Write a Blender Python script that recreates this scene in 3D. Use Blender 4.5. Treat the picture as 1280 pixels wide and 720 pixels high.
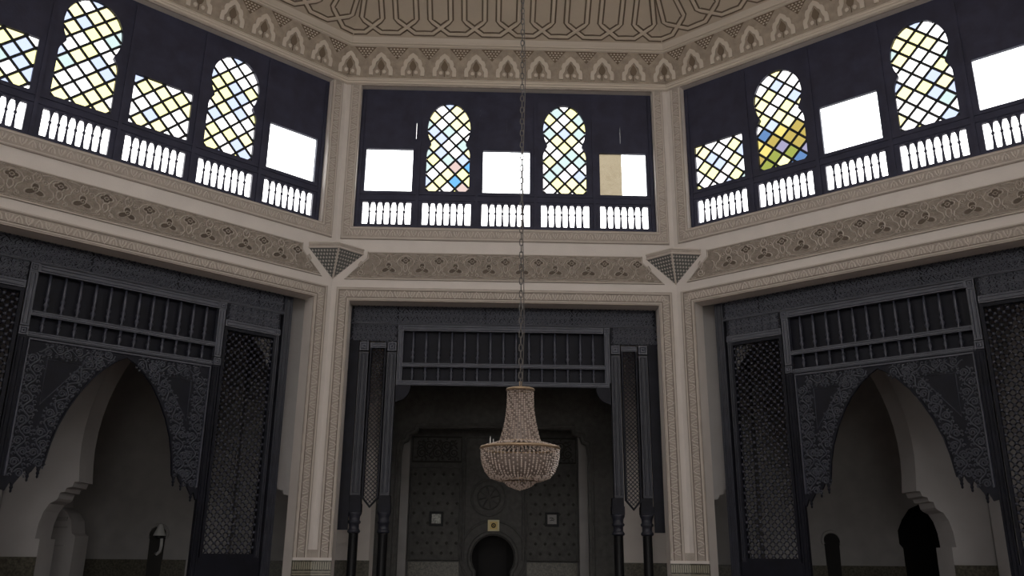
import bpy, bmesh, math, random
from math import sin, cos, pi, sqrt, tan, atan2
from mathutils import Matrix, Vector
for o in list(bpy.data.objects): bpy.data.objects.remove(o, do_unlink=True)
scn = bpy.context.scene; COL = scn.collection
random.seed(7)
# ------------------------------------------------------------------ room constants (metres)
W = 6.5; S = 1.0681; A = 0.7136; HC = W/2; HS = HC*S
LSIDE = 7.0
C2 = (HC+2*HS*cos(A), -2*HS*sin(A))
YC = C2[1]-LSIDE/2
# ------------------------------------------------------------------ camera
F = 1069.66; YAW, PITCH, ROLL = .0263, .3058, .0091
CAM = Vector((-.0423*W, -2.3693*W, 1.65))
cd = bpy.data.cameras.new('camera'); co = bpy.data.objects.new('camera', cd); COL.objects.link(co)
cd.sensor_fit = 'HORIZONTAL'; cd.sensor_width = 36; cd.lens = 36*F/1280; cd.clip_start = .05; cd.clip_end = 500
fw = Vector((sin(YAW)*cos(PITCH), cos(YAW)*cos(PITCH), sin(PITCH))); rt = Vector((cos(YAW), -sin(YAW), 0)); up = rt.cross(fw)
r2 = rt*cos(ROLL)+up*sin(ROLL); u2 = -rt*sin(ROLL)+up*cos(ROLL)
m = Matrix((r2, u2, -fw)).transposed().to_4x4(); m.translation = CAM; co.matrix_world = m
scn.camera = co
# ------------------------------------------------------------------ world: bright overcast sky
wd = bpy.data.worlds.new('sky'); scn.world = wd; wd.use_nodes = True
bg = wd.node_tree.nodes['Background']; bg.inputs[0].default_value = (1.0, .985, .97, 1); bg.inputs[1].default_value = 3.0
scn.view_settings.view_transform = 'Standard'; scn.view_settings.look = 'None'
scn.view_settings.exposure = .88; scn.view_settings.gamma = 1; scn.view_settings.use_curve_mapping = False

# ================================================================== helpers
def mat(name, col, rough=.6, spec=.3, bump=0, scale=20, var=0, metal=0, vscale=3, detail=4):
    M = bpy.data.materials.new(name); M.use_nodes = True; nt = M.node_tree; b = nt.nodes['Principled BSDF']
    b.inputs['Base Color'].default_value = (*col, 1); b.inputs['Roughness'].default_value = rough
    b.inputs['Specular IOR Level'].default_value = spec; b.inputs['Metallic'].default_value = metal
    tc = nt.nodes.new('ShaderNodeTexCoord')
    if var:
        n = nt.nodes.new('ShaderNodeTexNoise'); n.inputs['Scale'].default_value = vscale; n.inputs['Detail'].default_value = 5
        nt.links.new(tc.outputs['Object'], n.inputs['Vector'])
        r = nt.nodes.new('ShaderNodeValToRGB'); r.color_ramp.elements[0].position = .3; r.color_ramp.elements[1].position = .7
        r.color_ramp.elements[0].color = (*[c*(1-var) for c in col], 1); r.color_ramp.elements[1].color = (*[min(1, c*(1+var)) for c in col], 1)
        nt.links.new(n.outputs[0], r.inputs[0]); nt.links.new(r.outputs[0], b.inputs['Base Color'])
    if bump:
        n2 = nt.nodes.new('ShaderNodeTexNoise'); n2.inputs['Scale'].default_value = scale; n2.inputs['Detail'].default_value = detail
        nt.links.new(tc.outputs['Object'], n2.inputs['Vector'])
        bp = nt.nodes.new('ShaderNodeBump'); bp.inputs['Strength'].default_value = bump; bp.inputs['Distance'].default_value = .02
        nt.links.new(n2.outputs[0], bp.inputs['Height']); nt.links.new(bp.outputs[0], b.inputs['Normal'])
    return M
def glass(name, col, gl=.04):
    M = bpy.data.materials.new(name); M.use_nodes = True; nt = M.node_tree; nt.nodes.clear()
    o = nt.nodes.new('ShaderNodeOutputMaterial'); t = nt.nodes.new('ShaderNodeBsdfTransparent'); g = nt.nodes.new('ShaderNodeBsdfGlossy'); x = nt.nodes.new('ShaderNodeMixShader')
    t.inputs[0].default_value = (*col, 1); g.inputs['Roughness'].default_value = .1; x.inputs[0].default_value = gl
    nt.links.new(t.outputs[0], x.inputs[1]); nt.links.new(g.outputs[0], x.inputs[2]); nt.links.new(x.outputs[0], o.inputs[0])
    return M
M_white = mat('white plaster', (.70, .645, .605), .7, .2, .12, 40, .04)
M_stucco = mat('carved stucco', (.44, .385, .34), .8, .15, .5, 60, .12, vscale=6)
M_ground = mat('stucco ground', (.32, .275, .235), .85, .1, .9, 45, .2, vscale=14)  # darker than the ridges: relief shade put into the colour
M_ridge = mat('stucco ridge', (.58, .52, .47), .75, .2)
M_dark = mat('dark brown stucco', (.13, .105, .085), .85, .1, .4, 50, .2, vscale=9)  # dark brown fill of the flowers and thin border lines
M_check = mat('grey checker stucco', (.50, .47, .43), .8, .2)
M_chk0 = mat('grey corbel ground', (.15, .15, .145), .8, .2)
M_ceil = mat('ceiling plaster', (.60, .52, .425), .8, .2, .15, 18, .06, vscale=1.5)
M_cline = mat('brown strap line', (.19, .15, .115), .8, .1)  # brown strips along both edges of the ceiling straps
M_cstrap = mat('ceiling strap plaster', (.66, .575, .48), .8, .2)
M_corn = mat('cornice stucco', (.42, .355, .29), .85, .1, .5, 50, .15, vscale=8)
M_cornl = mat('cornice light stucco', (.68, .61, .53), .75, .2)
M_cornd = mat('cornice brown stucco', (.20, .155, .115), .85, .1)
M_wood = mat('dark wood shaded tone', (.0075, .008, .0145), .55, .22, .15, 30, .3, vscale=5)  # darkest copy of the screen wood, shade put into its colour
M_woodhi = mat('dark wood lit tone', (.050, .053, .075), .36, .5, .1, 30, .2, vscale=5)  # brighter copy of the same wood, light on rails put into colour
M_woodmid = mat('dark wood half-lit tone', (.024, .0255, .037), .42, .4, .1, 30, .2, vscale=5)  # in-between copy of the same wood, light falloff averaged into colour
M_white2 = mat('hall white plaster', (.50, .48, .475), .75, .2, .1, 30, .04)  # greyer copy of the white plaster, dimmer hall light in its colour
M_shade_black = mat('recess shade and plaque black', (.04, .038, .038), .95, .05)  # shade of niche, alcove and doorway as near-black; plaque disc really is dark
M_carve = mat('carved wood lit tone', (.085, .09, .115), .4, .5)  # lighter wood tone paints the highlights on the carving
M_win = mat('window wood', (.037, .038, .066), .55, .3, .1, 25, .2, vscale=4)  # bluish glare from the windows is put into this base colour
M_lead = mat('lead came', (.02, .022, .026), .5, .4)
M_black = mat('black lacquer', (.008, .008, .009), .4, .2)
M_grey = mat('hall plaster', (.40, .385, .375), .8, .2, .1, 20, .08)
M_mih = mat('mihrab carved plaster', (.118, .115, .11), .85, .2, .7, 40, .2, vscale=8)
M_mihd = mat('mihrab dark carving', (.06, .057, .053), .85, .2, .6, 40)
M_floor = mat('carpet', (.26, .21, .19), .95, .1, .4, 200, .3, vscale=2)
M_earth = mat('outside paving', (.52, .48, .42), .9, .1)
M_brass = mat('aged brass', (.45, .33, .22), .4, .5, metal=.7)
M_bead = mat('crystal bead', (.64, .53, .465), .12, .9)
M_bead2 = mat('smoky crystal bead', (.25, .20, .175), .12, .9)
M_chain = mat('chain steel', (.11, .10, .095), .5, .5, metal=.3)
M_tile = mat('zellige ground', (.11, .10, .075), .35, .5, .2, 60, .5, vscale=25)
M_tilel = mat('zellige pale strip', (.33, .31, .24), .35, .5)
M_gold = mat('gilt plaque', (.75, .55, .16), .4, .5)
M_goldp = mat('cream plaque border', (.78, .68, .4), .5, .3)
M_pic = mat('picture paper', (.5, .5, .46), .5, .3, 0, 10, .5, vscale=22)
M_tan = mat('tan render', (.30, .235, .155), .9, .1, .3, 3, .15, vscale=.8)
M_lamp = mat('white enamel', (.75, .75, .72), .4, .4)
M_sheet = bpy.data.materials.new('tan paper sheet'); M_sheet.use_nodes = True
_nt = M_sheet.node_tree; _nt.nodes.clear(); _o = _nt.nodes.new('ShaderNodeOutputMaterial'); _t = _nt.nodes.new('ShaderNodeBsdfTranslucent')
_tc = _nt.nodes.new('ShaderNodeTexCoord'); _n = _nt.nodes.new('ShaderNodeTexNoise'); _n.inputs['Scale'].default_value = 6; _n.inputs['Distortion'].default_value = 2; _r = _nt.nodes.new('ShaderNodeValToRGB')
_r.color_ramp.elements[0].color = (.12, .095, .06, 1); _r.color_ramp.elements[1].color = (.19, .16, .115, 1)
_nt.links.new(_tc.outputs['Object'], _n.inputs['Vector']); _nt.links.new(_n.outputs[0], _r.inputs[0]); _nt.links.new(_r.outputs[0], _t.inputs[0]); _nt.links.new(_t.outputs[0], _o.inputs[0])
G_clear = glass('clear glass', (.93, .95, .96))

def link(o, parent=None, mw=None):
    COL.objects.link(o)
    if parent is not None: o.parent = parent
    if mw is not None:
        if parent is None: o.matrix_world = mw
        else: o.matrix_local = mw
    return o
def tag(o, label=None, cat=None, group=None, kind=None):
    if label: o['label'] = label
    if cat: o['category'] = cat
    if group: o['group'] = group
    if kind: o['kind'] = kind
    return o
def empty(name, mw):
    o = bpy.data.objects.new(name, None); o.empty_display_size = .2; return link(o, None, mw)
class MB:
    def __init__(s): s.v = []; s.f = []; s.mi = []; s.cur = 0
    def face(s, ids): s.f.append(ids); s.mi.append(s.cur)
    def box(s, x0, x1, y0, y1, z0, z1):
        b = len(s.v); s.v += [(x, y, z) for z in (z0, z1) for x, y in ((x0, y0), (x1, y0), (x1, y1), (x0, y1))]
        for q in ((3, 2, 1, 0), (4, 5, 6, 7), (0, 1, 5, 4), (1, 2, 6, 5), (2, 3, 7, 6), (3, 0, 4, 7)): s.face([b+i for i in q])
        return s
    def prism(s, poly, c0, c1):               # polygon in XY, thickness along Z
        b = len(s.v); n = len(poly); s.v += [(x, y, c0) for x, y in poly]+[(x, y, c1) for x, y in poly]
        s.face([b+i for i in range(n)][::-1]); s.face([b+n+i for i in range(n)])
        for i in range(n): j = (i+1) % n; s.face([b+i, b+j, b+n+j, b+n+i])
        return s
    def ridge(s, path, w, h, c=0, closed=False, flat=0):   # raised moulding along a path in XY
        n = len(path); b = len(s.v); k = 4 if flat else 3
        for i in range(n):
            if closed: p0, p1 = path[i-1], path[(i+1) % n]
            else: p0, p1 = path[max(i-1, 0)], path[min(i+1, n-1)]
            dx, dy = p1[0]-p0[0], p1[1]-p0[1]; l = sqrt(dx*dx+dy*dy) or 1; nx, ny = -dy/l, dx/l; x, y = path[i]
            if flat: s.v += [(x-nx*w/2, y-ny*w/2, c), (x-nx*w*flat/2, y-ny*w*flat/2, c+h), (x+nx*w*flat/2, y+ny*w*flat/2, c+h), (x+nx*w/2, y+ny*w/2, c)]
            else: s.v += [(x-nx*w/2, y-ny*w/2, c), (x, y, c+h), (x+nx*w/2, y+ny*w/2, c)]
        for i in range(n if closed else n-1):
            j = (i+1) % n
            for q in range(k-1): s.face([b+i*k+q, b+j*k+q, b+j*k+q+1, b+i*k+q+1])
        if not closed: s.face([b+q for q in range(k)]); s.face([b+(n-1)*k+q for q in range(k)][::-1])
        return s
    def lathe(s, prof, c=(0, 0, 0), n=10, caps=True):        # (r, z)
        b = len(s.v); k = len(prof)
        for r, z in prof: s.v += [(c[0]+r*cos(2*pi*i/n), c[1]+r*sin(2*pi*i/n), c[2]+z) for i in range(n)]
        for a in range(k-1):
            for i in range(n): j = (i+1) % n; s.face([b+a*n+i, b+a*n+j, b+(a+1)*n+j, b+(a+1)*n+i])
        if caps: s.face([b+i for i in range(n)][::-1]); s.face([b+(k-1)*n+i for i in range(n)])
        return s
    def octa(s, c, r, rz=None):
        b = len(s.v); rz = rz or r; x, y, z = c
        s.v += [(x+r, y, z), (x, y+r, z), (x-r, y, z), (x, y-r, z), (x, y, z+rz), (x, y, z-rz)]
        for i in range(4): j = (i+1) % 4; s.face([b+i, b+j, b+4]); s.face([b+j, b+i, b+5])
        return s
    def ball(s, c, r, n=6):
        return s.lathe([(r*.05, -r), (r*.75, -r*.66), (r, 0), (r*.75, r*.66), (r*.05, r)], c, n)
    def tube(s, path, r, n=6):
        b = len(s.v); k = len(path)
        for i, p in enumerate(path):
            p = Vector(p); d = (Vector(path[min(i+1, k-1)])-Vector(path[max(i-1, 0)])).normalized()
            a = d.orthogonal().normalized(); e = d.cross(a)
            s.v += [tuple(p+a*r*cos(2*pi*t/n)+e*r*sin(2*pi*t/n)) for t in range(n)]
        for a in range(k-1):
            for i in range(n): j = (i+1) % n; s.face([b+a*n+i, b+a*n+j, b+(a+1)*n+j, b+(a+1)*n+i])
        s.face([b+i for i in range(n)][::-1]); s.face([b+(k-1)*n+i for i in range(n)])
        return s
    def torus(s, c, R, r, n=40, k=6):
        b = len(s.v)
        for i in range(n):
            t = 2*pi*i/n
            for j in range(k): q = 2*pi*j/k; s.v.append((c[0]+(R+r*cos(q))*cos(t), c[1]+(R+r*cos(q))*sin(t), c[2]+r*sin(q)))
        for i in range(n):
            for j in range(k): s.face([b+i*k+j, b+((i+1) % n)*k+j, b+((i+1) % n)*k+(j+1) % k, b+i*k+(j+1) % k])
        return s
    def mesh(s, name, mats, smooth=False):
        me = bpy.data.meshes.new(name); me.from_pydata(s.v, [], s.f)
        for m_ in (mats if isinstance(mats, (list, tuple)) else [mats]): me.materials.append(m_)
        me.polygons.foreach_set('material_index', s.mi)
        if smooth: me.polygons.foreach_set('use_smooth', [True]*len(s.f))
        me.update(); return me
    def build(s, name, mats, parent=None, mw=None, smooth=False):
        return link(bpy.data.objects.new(name, s.mesh(name, mats, smooth)), parent, mw)
def inst(name, me, parent=None, mw=None): return link(bpy.data.objects.new(name, me), parent, mw)
RX = Matrix.Rotation(pi/2, 4, 'X')            # XY ornament plane -> wall plane (Z = towards the room)
def onwall(u, z, dep=0, rot=0, sx=1, sy=1): return Matrix.Translation((u, dep, z)) @ RX @ Matrix.Rotation(rot, 4, 'Z') @ Matrix.Diagonal((sx, sy, 1, 1))
def plate_mesh(name, outline, holes, dep0, dep1, m_):
    """flat slab in the bay frame (x=u, y=depth, z) with holes, between depths dep0 and dep1"""
    cu = bpy.data.curves.new(name, 'CURVE'); cu.dimensions = '2D'; cu.fill_mode = 'BOTH'
    for poly in [outline]+holes:
        sp = cu.splines.new('POLY'); sp.points.add(len(poly)-1); sp.use_cyclic_u = True
        for q, (x, y) in zip(sp.points, poly): q.co = (x, y, 0, 1)
    cu.extrude = (dep1-dep0)/2
    t = bpy.data.objects.new('tmp', cu); COL.objects.link(t)
    dg = bpy.context.evaluated_depsgraph_get(); me = bpy.data.meshes.new_from_object(t.evaluated_get(dg))
    bpy.data.objects.remove(t); bpy.data.curves.remove(cu)
    me.transform(Matrix.Translation((0, (dep0+dep1)/2, 0)) @ RX); me.materials.clear(); me.materials.append(m_); me.name = name
    for p in me.polygons: p.use_smooth = False
    return me
def rect(x0, x1, y0, y1): return [(x0, y0), (x1, y0), (x1, y1), (x0, y1)]
def frame_m(o, e, n): return Matrix(((e[0], n[0], 0, o[0]), (e[1], n[1], 0, o[1]), (0, 0, 1, 0), (0, 0, 0, 1)))
c_, s_ = cos(A), sin(A)
BAY = {'center': frame_m((0, 0), (1, 0), (0, 1)),
       'right': frame_m((HC+HS*c_, -HS*s_), (c_, -s_), (s_, c_)),
       'left': frame_m((-HC-HS*c_, -HS*s_), (c_, s_), (-s_, c_)),
       'right_side': frame_m((C2[0], YC), (0, -1), (1, 0)),
       'left_side': frame_m((-C2[0], YC), (0, 1), (-1, 0)),
       'back': frame_m((0, 2*YC), (-1, 0), (0, -1)),
       'back_right': frame_m((HC+HS*c_, 2*YC+HS*s_), (-c_, -s_), (s_, -c_)),
       'back_left': frame_m((-HC-HS*c_, 2*YC+HS*s_), (-c_, s_), (-s_, -c_))}
HALF = {k: (HC if k in ('center', 'back') else LSIDE/2 if 'side' in k else HS) for k in BAY}
B2 = pi/2-A
TURN = {'center': (A, A), 'left': (B2, A), 'right': (A, B2)}   # corner turn at left / right end
def arc(cx, cy, r, a0, a1, n=8, ry=None): return [(cx+r*cos(a0+(a1-a0)*i/n), cy+(ry or r)*sin(a0+(a1-a0)*i/n)) for i in range(n+1)]

# ================================================================== structure: floor, hall, drum walls
tag(MB().box(-60, 60, -60, 60, -.25, -.01).build('ground', M_earth), 'sandy paving around the building', 'ground', kind='structure')
tag(MB().box(-13.2, 13.2, 2*YC-5, 6.4, -.01, 0).build('floor', M_floor), 'dark red carpeted hall floor', 'floor', kind='structure')
HX = 13.0; HY0 = 2*YC-4.8; HY1 = 6.0
ZO = 6.21                                     # top of the lower openings
ZW0, ZW1 = 7.69, 10.76                        # window opening
ho = .4467*W; hw = .4536*W
octo = []
for k in ('center', 'right', 'right_side', 'back_right', 'back', 'back_left', 'left_side', 'left'):
    p = BAY[k] @ Vector((HALF[k], .22, 0)); q = BAY[k] @ Vector((-HALF[k], .22, 0)); octo += [(q.x, q.y), (p.x, p.y)]
me = plate_mesh('ceiling_hall', rect(-HX-.3, HX+.3, HY0-.3, HY1+.3), [octo], -7.35, -7.1, M_grey)
me.transform(Matrix.Rotation(-pi/2, 4, 'X')); me.transform(Matrix.Diagonal((1, 1, -1, 1)) if me.vertices[0].co.z < 0 else Matrix.Identity(4))
tag(inst('ceiling_hall', me), 'flat grey ceiling of the side halls around the drum', 'ceiling', kind='structure')
for nm, b in (('wall_hall_left', (-HX-.3, -HX, HY0, HY1)), ('wall_hall_right', (HX, HX+.3, HY0, HY1))):
    tag(MB().box(*b, 0, 7.12).build(nm, M_grey), 'plain outer wall of the side hall', 'wall', kind='structure')
LIGHT_OPENINGS = [(-7.6, -4.9), (-1.9, 1.9), (4.9, 7.6)]  # unseen openings added to bring daylight onto the lower walls
tag(inst('wall_hall_back', plate_mesh('wall_hall_back', rect(-HX-.3, HX+.3, -.01, 7.12), [rect(a, b, .02, 4.4) for a, b in LIGHT_OPENINGS], HY0-.3, HY0, M_grey)), 'unseen back wall of the hall with three openings added for daylight', 'wall', kind='structure')
def portal(mw, sx, sy, inward):
    L = bpy.data.lights.new('daylight_portal', 'AREA'); L.shape = 'RECTANGLE'; L.size = sx; L.size_y = sy; L.cycles.is_portal = True
    lo = bpy.data.objects.new('daylight_portal', L); COL.objects.link(lo); lo.matrix_world = mw @ RX
    if (lo.matrix_world.to_3x3() @ Vector((0, 0, -1))).dot(inward) < 0: lo.matrix_world = lo.matrix_world @ Matrix.Rotation(pi, 4, 'X')
for a, b in LIGHT_OPENINGS: portal(Matrix.Translation(((a+b)/2, HY0-.32, 2.2)), b-a, 4.4, Vector((0, 1, 0)))
def slab_outline(h, o): return [(-h, 0), (-o, 0), (-o, ZO), (o, ZO), (o, 0), (h, 0), (h, 11.9), (-h, 11.9)]
walls = {}
LAB = {'center': 'white plaster wall with carved bands facing the prayer niche', 'left': 'white plaster wall with carved bands left of the centre bay', 'right': 'white plaster wall with carved bands right of the centre bay'}
for k in BAY:
    h = HALF[k]; sc = h/HC; vis = k in LAB
    o_, w_ = ho*sc, hw*sc
    if vis: holes = [rect(-w_, w_, ZW0, ZW1)]
    else: holes = [rect((i*.1792*W-.48)*sc, (i*.1792*W+.48)*sc, z0, z1) for i in range(-2, 3) for z0, z1 in ((7.85, 8.25), (8.5, 9.42 if i % 2 == 0 else 10.3))]
    w = inst('wall_'+k, plate_mesh('wall_'+k, slab_outline(h, o_), holes, 0, .3, M_white), None, BAY[k]); walls[k] = w
    tag(w, LAB.get(k, 'plain plaster wall of the drum behind the viewer'), 'wall', kind='structure')
# corner posts closing the wedge behind every fold
posts = []
for i in range(0, 16, 2):
    a, b = octo[i-1], octo[i]
names = ['center', 'right', 'right_side', 'back_right', 'back', 'back_left', 'left_side', 'left']
for i, k in enumerate(names):
    k2 = names[(i+1) % 8]
    P = BAY[k] @ Vector((HALF[k], 0, 0)); Q1 = BAY[k] @ Vector((HALF[k], .3, 0)); Q2 = BAY[k2] @ Vector((-HALF[k2], .3, 0))
    mb = MB(); mb.prism([(P.x, P.y), (Q1.x, Q1.y), (Q2.x, Q2.y)], 0, 11.9)
    me = mb.mesh('corner_post', M_white); inst('corner_post', me, walls[k], BAY[k].inverted())

# portals (sample the daylight through the window openings)
for k in BAY:
    portal(BAY[k] @ Matrix.Translation((0, .35, (ZW0+ZW1)/2)), 2*hw*HALF[k]/HC, ZW1-ZW0, BAY[k].to_3x3() @ Vector((0, -1, 0)))

# ------------------------------------------------------------------ ceiling: dome facets + straps
ZA = 17.0; D0, Z0c = .20, 11.78
apexW = Vector((0, YC, ZA))
def inset(k, end, d): return HALF[k]-d*tan((TURN[k][0] if end < 0 else TURN[k][1])/2)
dome = MB()
ring = []
for i, k in enumerate(names):
    k2 = names[(i+1) % 8]; P = BAY[k] @ Vector((HALF[k], 0, 0)); n1 = BAY[k].to_3x3() @ Vector((0, -1, 0)); n2 = BAY[k2].to_3x3() @ Vector((0, -1, 0))
    bis = (n1+n2); bis = bis/(bis.dot(n1)); ring.append((P+bis*D0, P-bis*.32))
for i in range(8):
    a, a2 = ring[i-1]; b, b2 = ring[i]
    t = len(dome.v); dome.v += [(a.x, a.y, Z0c), (b.x, b.y, Z0c), tuple(apexW)]; dome.face([t, t+1, t+2])
    t = len(dome.v); dome.v += [(a2.x, a2.y, 11.86), (b2.x, b2.y, 11.86), (0, YC, ZA+.4)]; dome.face([t, t+1, t+2])
    t = len(dome.v); dome.v += [(a.x, a.y, Z0c), (b.x, b.y, Z0c), (b2.x, b2.y, 11.86), (a2.x, a2.y, 11.86)]; dome.face([t, t+1, t+2, t+3])
ceiling = tag(dome.build('ceiling', M_ceil), 'beige plaster dome with interlaced strapwork', 'ceiling', kind='structure')

def band_mesh(name, path, w=.075, h=.03):
    mb = MB(); mb.cur = 1
    for sgn in (-1, 1):
        off = []
        n = len(path)
        for i in range(n):
            p0, p1 = path[max(i-1, 0)], path[min(i+1, n-1)]; dx, dy = p1[0]-p0[0], p1[1]-p0[1]; l = sqrt(dx*dx+dy*dy)
            off.append((path[i][0]-dy/l*sgn*w*.62, path[i][1]+dx/l*sgn*w*.62))
        mb.ridge(off, .034, .008, 0, flat=.9)
    mb.cur = 0; mb.ridge(path, w, h, 0, flat=.6)
    return mb.mesh(name, [M_cstrap, M_cline])
for k in ('center', 'left', 'right'):
    Binv = BAY[k].inverted(); ap = Binv @ apexW
    e1, e2 = -inset(k, -1, D0), inset(k, 1, D0)
    sl = Vector((0, ap.y+D0, ap.z-Z0c)); slen = sl.length; sl.normalize(); nrm = Vector((1, 0, 0)).cross(sl)
    if nrm.y > 0 and nrm.z > 0: nrm = -nrm
    FM = Matrix(((1, sl.x, nrm.x, 0), (0, sl.y, nrm.y, -D0), (0, sl.z, nrm.z, Z0c), (0, 0, 0, 1)))
    if FM.to_3x3().determinant() < 0: FM = FM @ Matrix.Diagonal((1, 1, -1, 1))
    FMW = BAY[k] @ FM @ Matrix.Translation((0, 0, .004))
    if (BAY[k].to_3x3() @ FM.to_3x3() @ Vector((0, 0, 1))).z > 0: FMW = BAY[k] @ FM @ Matrix.Rotation(pi, 4, 'Y') @ Matrix.Translation((0, 0, .004))
    n = 9; pitch = (e2-e1)/2/4.62; V0, V1, VT = .10, .36, 2.6
    a_ = .30*pitch
    right = [(-.5*pitch, V0), (-.24*pitch, V0), (a_*.75, V1-.02), (a_, V1+.03), (a_, VT)]
    right2 = [(-.5*pitch, V0), (-.24*pitch, V0), (a_*.75, V1-.02), (a_, V1+.05), (-a_*.6, 1.9)]
    mR = band_mesh('strap', right); mL = band_mesh('strap', [(-x, y) for x, y in right][::-1], h=.022)
    mR2 = band_mesh('strap', right2); mL2 = band_mesh('strap', [(-x, y) for x, y in right2][::-1], h=.022)
    for i in range(-4, 5):
        for me in (mR, mL):
            if (i == 4 and me is mR) or (i == -4 and me is mL): me = mR2 if i > 0 else mL2
            inst('strap', me, ceiling, FMW @ Matrix.Translation((i*pitch, 0, 0)))
    # corner pieces: base band running to the fold and a kite by the hip
    for sg, ee in ((-1, e1), (1, e2)):
        x4 = sg*4.5*pitch; tn = abs(ee)
        hip = lambda v: sg*tn*(1-v/slen)+(ap.x*v/slen)
        for path in ([(x4, V0), (hip(V0), V0)],):
            if sg < 0: path = path[::-1]
            inst('strap', band_mesh('strap', path, h=.026), ceiling, FMW)

# ================================================================== wall ornament of the three bays
def heart_leaf(mb, x, y, s, rot=0):
    def T(p): return (x+s*(p[0]*cos(rot)-p[1]*sin(rot)), y+s*(p[0]*sin(rot)+p[1]*cos(rot)))
    mb.ridge([T(p) for p in ((-.5, -.5), (-.35, .1), (0, .55), (.35, .1), (.5, -.5))], .28*s, .012, flat=.5)
    mb.ridge([T(p) for p in ((0, -.5), (0, .1))], .22*s, .01)
def border(mb, pts, w, pitch):               # leaves along a polyline border
    for (x0, y0), (x1, y1) in zip(pts, pts[1:]):
        L = sqrt((x1-x0)**2+(y1-y0)**2); n = max(1, int(round(L/pitch))); r = atan2(y1-y0, x1-x0)
        for i in range(n):
            t = (i+.5)/n; heart_leaf(mb, x0+(x1-x0)*t, y0+(y1-y0)*t, w, r if i % 2 == 0 else r+pi)
def spiral(x, y, r, a0, turns=1.4, sgn=1, n=14): return [(x+r*(1-.8*i/n)*cos(a0+sgn*2*pi*turns*i/n), y+r*(1-.8*i/n)*sin(a0+sgn*2*pi*turns*i/n)) for i in range(n+1)]

# frieze motif: one repeat of the arabesque (unit cell .62 x .55)
mb = MB()
def quatre(x, y, s, pts=40): return [(x+s*(.75+.38*abs(cos(2*t)))*cos(t), y+s*(.6+.36*abs(cos(2*t)))*sin(t)) for t in [2*pi*i/pts for i in range(pts)]]
def trefoil(x, y, s, n=36): return [(x+s*(.72+.36*cos(3*(t-pi/2)))*cos(t)*1.15, y+s*(.72+.36*cos(3*(t-pi/2)))*sin(t)) for t in [2*pi*i/n for i in range(n)]]
mb.cur = 1
mb.prism(quatre(.31, .115, .072), 0, .006); mb.prism(trefoil(0, -.055, .10), 0, .006)
mb.cur = 0
mb.ridge(quatre(.31, .115, .085), .020, .02, closed=True); mb.ridge(quatre(.31, .115, .03, 16), .014, .016, .004, closed=True)
mb.ridge(trefoil(0, -.055, .118), .020, .022, closed=True)
mb.ridge(spiral(0, -.035, .05, -pi/2, 1.3), .016, .018, .004)
for sg in (-1, 1):
    mb.ridge([(sg*x, y) for x, y in ((.0, -.20), (.10, -.205), (.20, -.17), (.25, -.09), (.23, -.02), (.17, .03), (.155, .10), (.20, .17), (.27, .205), (.31, .21))], .02, .02)
    mb.ridge([(sg*x, y) for x, y in ((.31, -.13), (.27, -.06), (.275, .01), (.31, .045))], .02, .02)
    mb.ridge([(sg*x, y) for x, y in spiral(.225, -.16, .045, pi/2, 1.2)], .015, .016)
    mb.ridge([(sg*x, y) for x, y in spiral(.105, .11, .05, -pi/2, 1.3)], .016, .018)
    mb.ridge([(sg*x, y) for x, y in ((0, .06), (.045, .12), (.055, .17), (.02, .235))], .018, .02)
    mb.ridge([(sg*x, y) for x, y in ((.0, -.235), (.15, -.24), (.31, -.225))], .016, .014)
    mb.ridge([(sg*x, y) for x, y in ((.06, .21), (.13, .235), (.22, .235))], .016, .014)
mb.ridge([(0, .24), (.022, .19), (0, .14), (-.022, .19)], .014, .02, closed=True)
for x, y in ((.31, -.17), (-.0, .095)): mb.octa((x, y, .006), .016)
ME_frieze = mb.mesh('palmette', [M_ridge, M_dark])
# cornice arch ornament (unit pitch .65)
mb = MB()
oh = [(.245, -.20), (.25, -.09), (.235, -.035), (.19, -.01), (.195, .05), (.17, .11), (.115, .135), (.10, .18), (.055, .215), (0, .25)]
ih = [(.165, -.20), (.168, -.10), (.135, -.055), (.118, -.01), (.112, .035), (.085, .07), (.055, .085), (.035, .125), (0, .155)]
outer = [(-x, y) for x, y in oh]+oh[-2::-1]
inner = ih+[(-x, y) for x, y in ih[-2::-1]]
mb.cur = 1; mb.prism([(x, y) for x, y in inner], 0, .004)
mb.cur = 0; mb.prism(outer+inner, 0, .03)
mb.cur = 2; mb.prism([(0, .12), (.05, .05), (.075, -.01), (.05, -.07), (0, -.10), (-.05, -.07), (-.075, -.01), (-.05, .05)], .004, .014)
mb.ridge([(0, -.2), (0, -.1)], .02, .012, .004)
mb.cur = 0
for sg in (-1, 1): mb.prism(arc(sg*.075, -.135, .037, 0, 2*pi, 10)[:-1], .004, .03)
ME_arch = mb.mesh('cornice_arch', [M_cornl, M_corn, M_cornd])
mb = MB()
for r in range(4):
    for i in range(5-r): mb.octa(((i-(4-r)/2)*.052, .27-r*.05, .004), .021, .02)
ME_diaper = mb.mesh('diaper_triangle', [M_cornl])
mb = MB(); mb.prism([(-.17, .31), (.17, .31), (.10, .2), (0, .05), (-.10, .2)], 0, .003); ME_diaperg = mb.mesh('diaper_ground', [M_cornd])

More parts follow.
